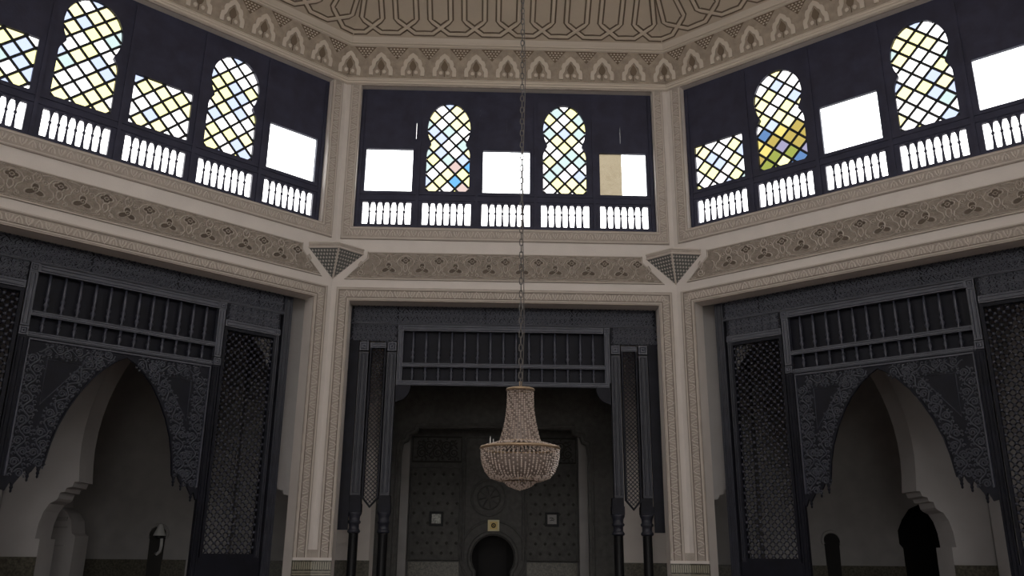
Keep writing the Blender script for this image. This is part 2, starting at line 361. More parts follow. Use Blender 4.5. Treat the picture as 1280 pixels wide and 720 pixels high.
corn_prof = [(0, 10.78), (-.055, 10.80), (-.055, 10.835), (-.03, 10.845), (-.055, 10.86), (-.055, 10.885), (-.03, 10.895), (-.05, 10.915), (-.03, 10.935), (-.115, 11.60), (-.15, 11.615), (-.15, 11.635), (-.13, 11.645), (-.165, 11.66), (-.165, 11.68), (-.15, 11.69), (-.17, 11.72), (-D0-.004, Z0c)]
for k in ('center', 'left', 'right'):
    w = walls[k]; sc = HALF[k]/HC; h = HALF[k]
    # lower frame around the opening
    o_ = ho*sc; oo = 3.157*sc
    fr = [(-oo, 1.63), (-o_, 1.63), (-o_, ZO), (o_, ZO), (o_, 1.63), (oo, 1.63), (oo, 6.47), (-oo, 6.47)]
    f = inst('lower_frame', plate_mesh('lower_frame', fr, [], -.03, 0, M_stucco), w)
    mid = (o_+oo)/2; zt = (ZO+6.47)/2
    mb = MB(); border(mb, [(-mid, 1.7), (-mid, zt), (mid, zt), (mid, 1.7)], .105, .135); tag(mb.build('leaf_border', M_ridge, f, onwall(0, 0, -.03)), kind='stuff')
    mb = MB()
    for i_ in (o_+.035, oo-.03): mb.ridge([(-i_, 1.63), (-i_, ZO+i_-o_), (i_, ZO+i_-o_), (i_, 1.63)], .035, .014, flat=.5)
    mb.build('bead_moulding', M_ridge, f, onwall(0, 0, -.03))
    mb = MB(); mb.cur = 0
    for i_ in (o_+.064, oo-.058): mb.ridge([(-i_, 1.63), (-i_, ZO+i_-o_), (i_, ZO+i_-o_), (i_, 1.63)], .012, .003, flat=.8)
    mb.build('groove_line', M_dark, f, onwall(0, 0, -.03))
    # upper frame around the window
    w_ = hw*sc; wo = 3.157*sc
    f = inst('upper_frame', plate_mesh('upper_frame', rect(-wo, wo, 7.435, 10.79), [rect(-w_, w_, ZW0, ZW1)], -.03, 0, M_stucco), w)
    mid = (w_+wo)/2; zb = (7.435+ZW0)/2
    mb = MB(); border(mb, [(-mid, 10.7), (-mid, zb), (mid, zb), (mid, 10.7)], .10, .135); tag(mb.build('leaf_border', M_ridge, f, onwall(0, 0, -.03)), kind='stuff')
    mb = MB()
    for i_, j_ in ((w_+.03, ZW0-.035), (wo-.025, 7.46)): mb.ridge([(-i_, 10.75), (-i_, j_), (i_, j_), (i_, 10.75)], .035, .014, flat=.5)
    mb.build('bead_moulding', M_ridge, f, onwall(0, 0, -.03))
    # frieze panel
    ft, fb = 2.62*sc, 3.03*sc
    poly = [(-fb, 6.63), (fb, 6.63), (ft, 7.06), (ft, 7.185), (-ft, 7.185), (-ft, 7.06)]
    f = inst('frieze_panel', plate_mesh('frieze_panel', poly, [], -.018, 0, M_ground), w)
    mb = MB(); mb.ridge([(x*.992, 6.907+(y-6.907)*.95) for x, y in poly], .03, .016, closed=True, flat=.5); mb.build('panel_moulding', M_ridge, f, onwall(0, 0, -.018))
    np_ = 8; pt = 5.05*sc/np_
    for i in range(np_): inst('palmette', ME_frieze, f, onwall((i-(np_-1)/2)*pt, 6.905, -.018, 0, pt/.62, .98))
    for sg in (-1, 1):
        mb = MB(); mb.ridge(spiral(0, -.1, .08, 0, 1.5, sg), .02, .02); mb.ridge([(0, -.02), (.05, .06), (0, .13), (-.05, .06)], .02, .02, closed=True); mb.ridge([(sg*.1, -.18), (sg*.2, -.17)], .02, .016)
        mb.build('corner_scroll', M_ridge, f, onwall(sg*(fb-.30), 6.86, -.018))
    # cornice
    mb = MB(); n = len(corn_prof); b = 0
    for d, z in corn_prof: mb.v += [(-inset(k, -1, -d), d, z), (inset(k, 1, -d), d, z)]
    for i in range(n-1):
        mb.cur = 0 if i == 8 else 1
        mb.face([2*i, 2*i+1, 2*i+3, 2*i+2])
    cn = mb.build('cornice', [M_corn, M_cornl], w)
    lean = math.atan2(.085, .665)
    npi = 10 if k == 'center' else 11; L = inset(k, 1, .07)+inset(k, -1, .07); x0 = -inset(k, -1, .07); pt = L/npi
    def onc(u, z, lift=0):
        d = -.03-(z-10.935)*.085/.665
        return Matrix.Translation((u, d-.004-lift, z)) @ Matrix.Rotation(lean, 4, 'X') @ RX
    for i in range(1, npi): inst('arch_ornament', ME_arch, cn, onc(x0+i*pt, 11.20) @ Matrix.Diagonal((pt/.65*.97, 1.10, 1, 1)))
    for i in range(npi):
        T_ = onc(x0+(i+.5)*pt, 11.285) @ Matrix.Diagonal((1.3, 1, 1, 1)); inst('diaper_ground', ME_diaperg, cn, T_); inst('diaper_triangle', ME_diaper, cn, T_)
    # corner arch straddling the fold, at the right-hand end of centre and left bays
    for sg in ((1,) if k in ('left', 'center') else ()):
        t = TURN[k][1]/2
        me = inst('arch_ornament', ME_arch, cn, Matrix.Translation((inset(k, 1, .085)-.0, -.085, 11.20)) @ Matrix.Rotation(-t, 4, 'Z') @ Matrix.Rotation(lean, 4, 'X') @ RX @ Matrix.Diagonal((.9, 1.10, 1, 1)) @ Matrix.Translation((0, 0, .03)))
    # pilaster base closing moulding and dado tiles
    for sg in (-1, 1):
        x0_, x1_ = sorted((sg*o_, sg*h))
        MB().box(x0_, x1_, -.032, 0, 1.63, 1.76).build('pilaster_foot', M_stucco, w)
        MB().box(x0_-.01, x1_+.01, -.05, -.002, 1.585, 1.632).build('dado_rail', M_white, w)
        dd = MB().box(x0_, x1_, -.03, -.002, 0, 1.585).build('tile_dado', M_tile, w)
        mb = MB(); nt_ = 9
        for i in range(nt_): xx = x0_+(i+.5)*(x1_-x0_)/nt_; mb.box(xx-.011, xx+.011, -.036, -.03, 1.44, 1.56)
        for z in (1.40, 1.36, 1.30): mb.box(x0_, x1_, -.036, -.03, z-.009, z+.009)
        mb.build('tile_strip', M_tilel, dd)
# corner corbels (inverted half pyramids)
for k, k2 in (('left', 'center'), ('center', 'right'), ('left_side', 'left'), ('right', 'right_side')):
    B = BAY[k]; inv = B.inverted(); P = B @ Vector((HALF[k], 0, 0)); n1 = B.to_3x3() @ Vector((0, -1, 0)); n2 = BAY[k2].to_3x3() @ Vector((0, -1, 0)); bis = (n1+n2).normalized()
    e1 = B.to_3x3() @ Vector((-1, 0, 0)); e2 = BAY[k2].to_3x3() @ Vector((1, 0, 0))
    tip = P+Vector((0, 0, 6.64)); zt = 7.13; q = .55
    Aw, Bw, Pw = P+e1*q+Vector((0, 0, zt)), P+e2*q+Vector((0, 0, zt)), P+bis*.42+Vector((0, 0, zt))
    mb = MB(); mb.v = [tuple(inv @ v) for v in (tip, Aw, Pw, Bw)]
    mb.v += [(x, y, z+.085) for x, y, z in mb.v[1:4]]
    mb.face([0, 2, 1]); mb.face([0, 3, 2]); mb.cur = 1; mb.face([1, 2, 5, 4]); mb.face([2, 3, 6, 5]); mb.face([4, 5, 6])
    cb = mb.build('corner_corbel', [M_chk0, M_stucco], walls[k])
    mb = MB()
    for T0, X0, X1 in ((tip, Aw, Pw), (tip, Pw, Bw)):
        T0, X0, X1 = (inv @ v for v in (T0, X0, X1)); nn = (X0-T0).cross(X1-T0).normalized()
        if nn.y > 0: nn = -nn
        N = 9
        for r in range(1, N):
            for c in range(r+1):
                if (r+c) % 1 == 0 and 0 < r:
                    t = (r+.1)/N; a = (c+.0)/max(r, 1); a = .06+.88*a
                    ctr = T0+(X0*(1-a)+X1*a-T0)*t+nn*.004
                    ex = (X1-X0).normalized(); ey = nn.cross(ex); rr = .022
                    b = len(mb.v); mb.v += [tuple(ctr+ex*rr), tuple(ctr+ey*rr*1.15), tuple(ctr-ex*rr), tuple(ctr-ey*rr*1.15), tuple(ctr+nn*.012)]
                    for i in range(4): mb.face([b+i, b+(i+1) % 4, b+4])
    tag(mb.build('checker_inlay', M_check, cb), kind='stuff')
    mb = MB(); mb.tube([inv @ (tip+bis*.01), inv @ (Pw+bis*.01)], .018, 5); mb.build('corbel_rib', M_ridge, cb)
    mb = MB()
    for a_, b_ in ((Aw, Pw), (Pw, Bw)): mb.tube([inv @ (a_+Vector((0, 0, .085))), inv @ (b_+Vector((0, 0, .085)))], .025, 5); mb.tube([inv @ a_, inv @ b_], .018, 5)
    mb.build('corbel_moulding', M_ridge, cb)

# ================================================================== windows
def clip_convex(poly, conv):
    out = poly
    for i in range(len(conv)):
        (ax, ay), (bx, by) = conv[i], conv[(i+1) % len(conv)]
        ins = lambda p: (bx-ax)*(p[1]-ay)-(by-ay)*(p[0]-ax) >= -1e-9
        res = []
        for j in range(len(out)):
            p, q = out[j-1], out[j]
            ip, iq = ins(p), ins(q)
            if ip != iq:
                d1 = (bx-ax)*(p[1]-ay)-(by-ay)*(p[0]-ax); d2 = (bx-ax)*(q[1]-ay)-(by-ay)*(q[0]-ax); t = d1/(d1-d2)
                res.append((p[0]+(q[0]-p[0])*t, p[1]+(q[1]-p[1])*t))
            if iq: res.append(q)
        out = res
        if len(out) < 3: return []
    return out
def area(p): return abs(sum(p[i-1][0]*p[i][1]-p[i][0]*p[i-1][1] for i in range(len(p)))/2)
def keyhole(cx, sx):
    r = [(.43, 8.53), (.43, 9.36), (.415, 9.43), (.38, 9.50), (.345, 9.56)]
    top = [(.43*cos(t), 9.92+.56*sin(t)) for t in [-.62+i*(pi/2+.62)/10 for i in range(11)]]
    half = r+top
    return [(cx+x*sx, z) for x, z in half]+[(cx-x*sx, z) for x, z in half[-2::-1]]
TINT = [glass('pane white', (.8, .8, .8)), glass('pane pale yellow', (.62, .61, .395)), glass('pane pale blue', (.395, .425, .5)), glass('pane aqua', (.39, .44, .44)), glass('pane cream', (.6, .57, .41))]
DEEP = [glass('pane blue', (.17, .24, .34)), glass('pane amber', (.35, .31, .16)), glass('pane olive', (.28, .30, .14)), glass('pane violet', (.29, .285, .35)), glass('pane peach', (.41, .34, .30)), glass('pane yellow', (.45, .41, .23))]
G_sky = glass('pane sky blue', (.2, .34, .46)); G_pink = glass('pane pink', (.42, .37, .36))
win_i = 0
def sheet(x0, x1, y, z0, z1):
    q = MB(); q.v = [(x0, y, z0), (x1, y, z0), (x1, y, z1), (x0, y, z1)]; q.face([0, 1, 2, 3]); return q
LAYOUT = {'left': 'LALAO', 'center': 'OAOAO', 'right': 'LAOAO'}
for k in ('left', 'center', 'right'):
    win_i += 1; sc = HALF[k]/HC; w_ = hw*sc; pit = .1792*W*sc; DW = .13
    holes = []; lights = []
    for i, ty in enumerate(LAYOUT[k]):
        cx = (i-2)*pit; bh = .473*sc
        holes.append(rect(cx-bh, cx+bh, 7.815, 8.285))
        if ty == 'A': sh = keyhole(cx, sc)
        else: sh = rect(cx-bh*.985, cx+bh*.985, 8.515, 9.43)
        holes.append(sh); lights.append((ty, cx, sh))
    if k == 'center': holes += [rect(-1.823, -1.813, 9.66, 10.04), rect(2.29, 2.30, 9.65, 10.03), rect(.0, .0012, 9.85, 10.15), rect(-.532, -.5308, 10.22, 10.38)]
    pan = inst('window_%d' % win_i, plate_mesh('window_panel', rect(-w_+.002, w_-.002, ZW0+.002, ZW1-.002), holes, DW, DW+.07, M_win), None, BAY[k])
    tag(pan, 'dark wooden window screen with arched coloured lights, %s' % {'left': 'left of the centre bay', 'center': 'above the centre bay', 'right': 'right of the centre bay'}[k], 'window', kind='structure')
    rnd = random.Random({'left': 3, 'center': 5, 'right': 9}[k])
    # framing mouldings
    mb = MB()
    for z0, z1 in ((8.32, 8.37), (8.44, 8.48), (7.70, 7.76)): mb.box(-w_+.01, w_-.01, DW-.018, DW, z0, z1)
    mb.build('window_rail', M_win, pan)
    for i in range(6):
        x = (i-2.5)*pit
        if abs(x) > w_-.1: x = math.copysign(w_-.05, x)
        MB().box(x-.03, x+.03, DW-.022, DW-.001, 7.76, 10.70).build('window_stile', M_win, pan)
    # turned balusters
    nb = 6 if k == 'center' else 7
    prof = [(.034, 7.81), (.030, 7.83), (.026, 7.86), (.020, 7.95), (.016, 8.04), (.015, 8.055), (.024, 8.07), (.027, 8.085), (.024, 8.10), (.014, 8.115), (.015, 8.15), (.022, 8.21), (.032, 8.25), (.036, 8.268), (.05, 8.288)]
    mb = MB(); mb.lathe([(r*1.05, z) for r, z in prof], n=8); mB = mb.mesh('baluster', M_win, True)
    mb = MB().box(-.045, .045, -.02, .02, 8.262, 8.288).box(-.038, .038, -.02, .02, 7.808, 7.825)
    for i in range(5):
        cx = (i-2)*pit; bh = .473*sc
        for j in range(nb): inst('baluster', mB, pan, Matrix.Translation((cx-bh+(j+1)*2*bh/(nb+1), DW+.035, 0)))
    for wi, (ty, cx, sh) in enumerate(lights):
        xs = [p[0] for p in sh]; zs = [p[1] for p in sh]
        if ty == 'O' and k == 'center' and wi == 4: sheet(min(xs)-.005, 2.315, DW+.06, min(zs)-.005, max(zs)+.005).build('tan_sheet', M_sheet, pan)
        if ty == 'O':
            mb = MB(); mb.box(min(xs)-.01, max(xs)+.01, DW+.05, DW+.055, min(zs)-.01, max(zs)+.01); mb.build('clear_pane', G_clear, pan); continue
        hx, hz = .148*sc, .157
        zc = 8.60 if ty == 'A' else 8.62
        # lead bars: clip diagonal lines to the outline
        mb = MB()
        for sg in (-1, 1):
            for q in range(-24, 40):
                # line: (x-cx)/hx - sg*(z-zc)/hz = 2q  (+1 offset)
                ip = []
                fn = lambda p: (p[0]-cx)/hx-sg*(p[1]-zc)/hz-(2*q+1)
                for j in range(len(sh)):
                    a, b = fn(sh[j-1]), fn(sh[j])
                    if a*b < 0: t = a/(a-b); p = sh[j-1]; r = sh[j]; ip.append((p[0]+(r[0]-p[0])*t, p[1]+(r[1]-p[1])*t))
                ip.sort(key=lambda p: p[1])
                for p, r in zip(ip[::2], ip[1::2]): mb.ridge([p, r], .048, .02, flat=.7)
        mb.build('lead_lattice', M_lead, pan, onwall(0, 0, DW+.04))
        # panes
        for a in range(-5, 6):
            for b in range(-2, 22):
                if (a+b) % 2: continue
                px_, pz = cx+a*hx, zc+b*hz
                dia = [(px_-hx*.97, pz), (px_, pz-hz*.97), (px_+hx*.97, pz), (px_, pz+hz*.97)]
                cl = clip_convex(sh, dia)
                if len(cl) < 3 or area(cl) < .0012: continue
                g = TINT[rnd.choices([0, 1, 2, 3, 4], [6, 2, 2, 1, 2] if k != 'center' else [4, 2, 2, 2, 2])[0]]
                if k == 'right' and wi == 1 and pz < 9.30 and rnd.random() < .93: g = DEEP[rnd.choices(range(6), [4, 3, 2, 2, 1, 3])[0]]
                if k == 'center' and wi == 1 and pz < 9.1 and a >= 1: g = [TINT[1], G_sky, G_pink][(a+b//2) % 3]
                mb = MB(); mb.prism(cl, 0, .004); mb.build('pane', g, pan, onwall(0, 0, DW+.05))

# ================================================================== wooden screens
def turned_baluster(z0, zm, z1, r=.021):
    mb = MB()
    L = z1-zm
    mb.lathe([(r*.9, zm), (r*.9, zm+.03), (r*.6, zm+.05), (r*1.5, zm+.10), (r*1.6, zm+.12), (r*.7, zm+.16), (r*1.3, zm+.19), (r*1.35, zm+.22), (r*.8, zm+.25), (r*1.15, zm+.32), (r*1.0, zm+.45), (r*.75, z1)], n=8)
    l2 = zm-.07-z0; zz = z0
    mb.lathe([(r*1.1, zz), (r*.7, zz+.04), (r*1.4, zz+.10), (r*.8, zz+.15), (r*1.3, zz+l2*.62), (r*.7, zz+l2*.75), (r*1.2, zz+l2)], n=8)
    return mb.mesh('baluster', M_woodhi, True)
def moulded_bar(name, x0, x1, z0, z1, d0, par, vert=False, m_=None, t=.10):
    mb = MB(); mb.box(x0, x1, d0, d0+t, z0, z1); m_ = m_ or M_woodhi
    if vert: i = (x1-x0)*.26; pth = [(x0+i, z0+i), (x1-i, z0+i), (x1-i, z1-i), (x0+i, z1-i)]
    else: i = (z1-z0)*.26; pth = [(x0+i, z0+i), (x1-i, z0+i), (x1-i, z1-i), (x0+i, z1-i)]
    b = len(mb.v); mb2 = MB(); mb2.ridge(pth, min(x1-x0, z1-z0)*.2, .012, closed=True, flat=.4)
    mb.v += [(x, d0-z, y) for x, y, z in mb2.v]
    for fc in mb2.f: mb.face([b+i_ for i_ in fc])
    return mb.build(name, m_, par)
def block(x, z, s, d0, par):
    mb = MB(); mb.box(x-s/2, x+s/2, d0-.015, d0+.08, z-s/2, z+s/2); b = len(mb.v)
    m2 = MB(); m2.ridge(rect(x-s*.3, x+s*.3, z-s*.3, z+s*.3), s*.14, .012, closed=True); m2.octa((x, z, 0), s*.14, .02)
    mb.v += [(p, d0-.015-r, q) for p, q, r in m2.v]
    for fc in m2.f: mb.face([b+i for i in fc])
    return mb.build('rosette_block', M_woodhi, par)
def scrolls(mb, path, w, step, seed=0, th=.03, h=.02):
    """running vine with curls along a polyline (XY)"""
    rnd = random.Random(seed); pts = []
    for (x0, y0), (x1, y1) in zip(path, path[1:]):
        L = sqrt((x1-x0)**2+(y1-y0)**2); n = max(1, int(L/.03))
        for i in range(n): pts.append((x0+(x1-x0)*i/n, y0+(y1-y0)*i/n, atan2(y1-y0, x1-x0)))
    pts.append((*path[-1], pts[-1][2]))
    stem = []; dist = 0
    for i, (x, y, a) in enumerate(pts):
        if i: dist += sqrt((x-pts[i-1][0])**2+(y-pts[i-1][1])**2)
        o = w*.24*sin(2*pi*dist/step); stem.append((x-sin(a)*o, y+cos(a)*o))
    th *= .80; h *= .8
    mb.ridge(stem, th, h, flat=.3)
    dist = 0; nxt = step*.25; sg = -1
    for i, (x, y, a) in enumerate(pts):
        if i: dist += sqrt((x-pts[i-1][0])**2+(y-pts[i-1][1])**2)
        if dist >= nxt:
            nxt += step/2
            cx, cy = x-sin(a)*sg*w*.20, y+cos(a)*sg*w*.20
            mb.ridge(spiral(cx, cy, w*.29, a-sg*pi/2+rnd.uniform(-.3, .3), 1.7, -sg, 16), th, h, flat=.3)
            for q in range(1, 4):                       # small leaves thrown off the curl
                b_ = a+sg*pi/2+(q-2)*.75+rnd.uniform(-.2, .2); r0, r1 = w*.30, w*.46
                mb.ridge([(cx+r0*cos(b_), cy+r0*sin(b_)), (cx+(r0+r1)/2*cos(b_+.16), cy+(r0+r1)/2*sin(b_+.16)), (cx+r1*cos(b_-.1), cy+r1*sin(b_-.1))], th*1.1, h*.9, flat=.2)
            for t in (-1, 1):                        # hooked leaves on the other side of the stem
                lx, ly = x+cos(a)*t*step*.13+sin(a)*sg*w*.36, y+sin(a)*t*step*.13-cos(a)*sg*w*.36; l = w*.14
                mb.ridge(spiral(lx, ly, l, a+t*pi/2, .8, t, 8), th*.9, h, flat=.3)
            sg = -sg
def carved_field(x0, x1, z0, z1, d, par, seed=1, rows=2, name='carved_panel', border_=True):
    """dense carved relief board"""
    f = MB().box(x0, x1, d, d+.06, z0, z1).build(name, M_wood, par)
    mb = MB(); hh = (z1-z0)/rows; st = hh*1.15
    for r in range(rows):
        zc = z0+hh*(r+.5); scrolls(mb, [(x0+.04, zc), (x1-.04, zc)], hh*1.1, st, seed+r, .024, .016)
    n = int((x1-x0)/(hh*.6))
    for i in range(n):
        xx = x0+(i+.5)*(x1-x0)/n
        mb.ridge([(xx-hh*.26, z0+.02), (xx, z0+hh*.5), (xx+hh*.26, z0+.02)], .018, .014)
    mb.build('vine_carving', M_carve, f, onwall(0, 0, d))
    return f
def lattice(x0, x1, z0, z1, d, par, pitch=.12, poly=None, ball=.027, bar=.016):
    """turned spool lattice: diagonal bars with beads at the crossings"""
    g = []
    mb = MB(); hx = pitch/2
    sh = poly or rect(x0, x1, z0, z1); xc = (x0+x1)/2
    nq = int(((x1-x0)+(z1-z0))/pitch)+3
    for sg in (-1, 1):
        for q in range(-nq, nq+1):
            fn = lambda p: (p[0]-xc)/hx-sg*(p[1]-z1)/hx-2*q
            ip = []
            for j in range(len(sh)):
                a, b = fn(sh[j-1]), fn(sh[j])
                if a*b < 0: t = a/(a-b); p = sh[j-1]; r = sh[j]; ip.append((p[0]+(r[0]-p[0])*t, p[1]+(r[1]-p[1])*t))
            ip.sort(key=lambda p: p[1])
            for p, r in zip(ip[::2], ip[1::2]): mb.ridge([p, r], bar, .012, -.006)
    na = int((x1-x0)/hx)+2; nb = int((z1-z0)/hx)+2
    for a in range(-na, na+1):
        for b in range(0, nb+1):
            if (a+b) % 2: continue
            x, z = xc+a*hx, z1-b*hx
            if x0 < x < x1 and z0 < z < z1 and (poly is None or len(clip_convex(poly, [(x-.004, z), (x, z-.004), (x+.004, z), (x, z+.004)])) > 2):
                mb.cur = 1; mb.ball((x, z, .004), ball, 6); mb.cur = 0
    return tag(mb.build('lattice', [M_wood, M_woodhi], par, onwall(0, 0, d)), kind='stuff')  # beads take the lit wood tone, as if catching light
DS = .33
# ---- centre screen
sc_ = empty('carved_wood_screen', BAY['center']); tag(sc_, 'dark carved wooden screen on four columns, open in the middle before the niche', 'wood screen')
carved_field(-2.9, 2.9, 5.885, 6.205, DS, sc_, 11, 2, 'lintel')
moulded_bar('rail', -2.9, 2.9, 5.855, 5.885, DS-.03, sc_, t=.06)
moulded_bar('rail', -2.0, 1.88, 5.735, 5.85, DS-.01, sc_)
moulded_bar('rail', -2.0, 1.98, 5.045, 5.12, DS, sc_)
moulded_bar('rail', -2.0, 1.98, 4.70, 4.785, DS, sc_)
mBal = turned_baluster(4.78, 5.12, 5.74)
MB().box(-2.0, 2.0, DS+.12, DS+.15, 4.70, 5.86).build('shade_backing', M_wood, sc_)  # dark sheet added for the blackness behind the grille
for i in range(15): inst('baluster', mBal, sc_, Matrix.Translation((-1.715+i*(1.69+1.715)/14, DS+.05, 0)))
for sg in (-1, 1):
    y_ = lambda a, b: tuple(sorted((sg*a, sg*b)))
    carved_field(*y_(2.02, 2.9), 5.53, 5.855, DS-.005, sc_, 21, 2)
    moulded_bar('post', *y_(1.90, 2.0), 4.785, 5.735, DS-.01, sc_, True)
    block(sg*1.95, 5.79, .115, DS-.01, sc_)
    for a, b in ((2.54, 2.71), (2.02, 2.19)):
        moulded_bar('stile', *y_(a, b), 2.70, 5.32, DS, sc_, True, M_woodmid, t=.16)
        block(sg*(a+b)/2, 5.425, .165, DS, sc_)
    moulded_bar('lattice_rail', *y_(2.215, 2.515), 5.40, 5.50, DS+.01, sc_)
    mb = MB(); xm = sg*2.365
    mb.ridge([(xm-.135, 5.40), (xm-.135, 2.66), (xm, 2.50), (xm+.135, 2.66), (xm+.135, 5.40)], .05, .04, flat=.6); mb.build('lattice_frame', M_wood, sc_, onwall(0, 0, DS+.05))
    lattice(xm-.115, xm+.115, 2.54, 5.40, DS+.05, sc_, .078, [(xm-.115, 2.67), (xm, 2.54), (xm+.115, 2.67), (xm+.115, 5.40), (xm-.115, 5.40)], .016, .012)
    # curved bracket under the bottom rail
    mb = MB(); c = [(sg*2.0, 4.70), (sg*1.73, 4.70)]+[(sg*(1.73+.25*(1-cos(t))), 4.68-.28*sin(t)) for t in (.2, .5, .8, 1.1, 1.4)]+[(sg*2.0, 4.38)]
    mb.prism(c if sg < 0 else c[::-1], -.04, .04); mb.build('bracket', M_wood, sc_, onwall(0, 0, DS+.05))
    MB().box(*y_(2.72, 2.9), DS-.02, DS+.02, 2.1, 5.53).build('side_board', M_wood, sc_)
LABC = {-2.625: 'black wooden column beside the left jamb of the centre opening', -2.105: 'black wooden column under the inner left stile of the centre screen', 2.08: 'black wooden column under the inner right stile of the centre screen', 2.60: 'black wooden column beside the right jamb of the centre opening'}
for x in LABC:
    c = empty('column', BAY['center'] @ Matrix.Translation((x, DS+.09, 0))); tag(c, LABC[x], 'column', 'columns carrying the centre screen')
    MB().box(-.12, .12, -.12, .12, 0, .25).build('base', M_black, c)
    MB().lathe([(.10, .25), (.105, .3), (.085, .36), (.085, 2.03), (.088, 2.05)], n=16).build('shaft', M_black, c, smooth=True)
    MB().lathe([(.1, 2.05), (.115, 2.07), (.115, 2.09), (.1, 2.11), (.09, 2.13), (.09, 2.2), (.115, 2.22), (.115, 2.25), (.095, 2.27), (.1, 2.33), (.125, 2.38), (.125, 2.41)], n=16).build('neck_rings', M_woodmid, c, smooth=True)
    MB().box(-.115, .115, -.10, .10, 2.41, 2.55).box(-.105, .105, -.08, .08, 2.55, 2.698).build('capital', M_wood, c)
# ---- side screens
for k, off in (('left', .10), ('right', -.10)):
    root = empty('carved_wood_screen', BAY[k])
    tag(root, 'dark carved wooden screen with pointed arch and lattice panels, %s of the centre opening' % k, 'wood screen')
    e0 = 2.87
    carved_field(-e0+.16, e0-.16, 5.885, 6.205, DS, root, 31, 2, 'lintel')
    moulded_bar('rail', -e0+.16, e0-.16, 5.85, 5.885, DS-.03, root, t=.06)
    pl, pr = off-1.52, off+1.46
    if k == 'right': pl, pr = off-1.46, off+1.52
    moulded_bar('rail', pl+.06, pr-.06, 5.725, 5.845, DS-.01, root)
    moulded_bar('rail', pl+.06, pr-.06, 5.05, 5.125, DS, root)
    moulded_bar('rail', pl+.06, pr-.06, 4.73, 4.80, DS, root)
    mBal = turned_baluster(4.80, 5.125, 5.73, .024)
    MB().box(pl+.05, pr-.05, DS+.12, DS+.15, 4.74, 5.86).build('shade_backing', M_wood, root)  # added dark sheet, blackens the view between the balusters
    for i in range(12): inst('baluster', mBal, root, Matrix.Translation((pl+.25+i*(pr-pl-.5)/11, DS+.05, 0)))
    for x in (pl, pr):
        moulded_bar('post', x-.06, x+.06, 4.88, 5.72, DS-.012, root, True)
        block(x, 5.785, .125, DS-.01, root); block(x, 4.80, .125, DS-.01, root)
        moulded_bar('post', x-.06, x+.06, 0, 4.73, DS-.012, root, True, M_wood)  # lower length in the shaded wood tone
    # arch panel with carved spandrels
    cx = off; arch_r = [(0, 4.64), (.14, 4.56), (.3, 4.42), (.46, 4.24), (.6, 4.02), (.73, 3.76), (.84, 3.46), (.90, 3.2), (.93, 2.98), (.95, 2.86), (.99, 2.80), (1.03, 2.88), (1.08, 2.78), (1.12, 2.74), (1.16, 2.80), (1.23, 2.68), (1.29, 2.58), (1.33, 2.62), (1.38, 2.5)]
    R = [(cx+x, z) for x, z in arch_r]; Lh = [(cx-x, z) for x, z in arch_r]
    xl, xr = pl+.06, pr-.06
    R = [p for p in R if p[0] < xr-.005]+[(xr, 2.52)]; Lh = [p for p in Lh if p[0] > xl+.005]+[(xl, 2.52)]
    poly = [(xl, 4.735), (Lh[-1][0], Lh[-1][1])]+Lh[-2:0:-1]+R+[(xr, 4.735)]
    ap_ = inst('arch_panel', plate_mesh('arch_panel', poly, [], DS+.01, DS+.07, M_wood), root)
    mb = MB(); mb.ridge([(xl+.04, 2.7), (xl+.04, 4.69), (xr-.04, 4.69), (xr-.04, 2.7)], .05, .03, flat=.5); mb.build('panel_moulding', M_woodhi, ap_, onwall(0, 0, DS+.01))
    mb = MB(); mb.ridge([p for p in Lh[9::-1]]+R[1:10], .035, .025, flat=.5); mb.build('arch_moulding', M_wood, ap_, onwall(0, 0, DS+.01))
    for sg, X in ((-1, xl), (1, xr)):
        mb = MB()
        inn = [(cx+sg*(x+.13), z+.07) for x, z in arch_r[1:9]]
        scrolls(mb, [(cx+sg*.18, 4.62)]+inn[1:]+[(cx+sg*1.06, 2.9)], .22, .30, 5, .03, .03)
        scrolls(mb, [(cx+sg*.35, 4.56), (X-sg*.2, 4.56)], .2, .28, 6, .028, .03)
        scrolls(mb, [(X-sg*.17, 4.5), (X-sg*.17, 2.75)], .22, .30, 8, .03, .03)
        tri = [(cx+sg*.62, 4.42), (X-sg*.33, 4.42), (X-sg*.33, 3.75)]
        mb.ridge(tri, .022, .016, closed=True)
        mb.build('spandrel_carving', M_carve, ap_, onwall(0, 0, DS+.01))
        for px_, pz in ((.99, 2.80), (1.12, 2.745), (1.30, 2.58)):
            MB().lathe([(.004, -.11), (.018, -.09), (.014, -.06), (.026, -.035), (.018, -.01), (.03, .03)], n=8).build('pendant', M_wood, root, Matrix.Translation((cx+sg*px_, DS+.04, pz)))
    # side panels
    for sg, X in ((-1, pl), (1, pr)):
        a, b = sorted((X+sg*.06, sg*2.68)); y0, y1 = a, b
        carved_field(a+.02, b-.02, 5.57, 5.845, DS-.005, root, 41, 2)
        moulded_bar('lattice_rail', a+.02, b-.02, 5.44, 5.56, DS-.01, root)
        la, lb = sorted((X+sg*.13, sg*2.56))
        mb = MB()
        for x0, x1, z0, z1 in ((la-.05, la, 1.62, 5.43), (lb, lb+.05, 1.62, 5.43), (la, lb, 5.38, 5.43), (la, lb, 1.62, 1.68)): mb.box(x0, x1, DS, DS+.09, z0, z1)
        mb.build('lattice_frame', M_wood, root)
        lattice(la, lb, 1.68, 5.38, DS+.045, root, .122, None, .029, .02)
        MB().box(a, b, DS, DS+.08, 0, 1.62).build('base_panel', M_wood, root)
        block(sg*2.62, 5.50, .10, DS-.01, root)
        moulded_bar('end_stile', *sorted((sg*2.71, sg*e0)), 0, 6.205, DS-.02, root, True, M_woodmid, t=.16)
        moulded_bar('stile', *sorted((sg*2.575, sg*2.665)), 1.62, 5.44, DS, root, True, M_woodmid)

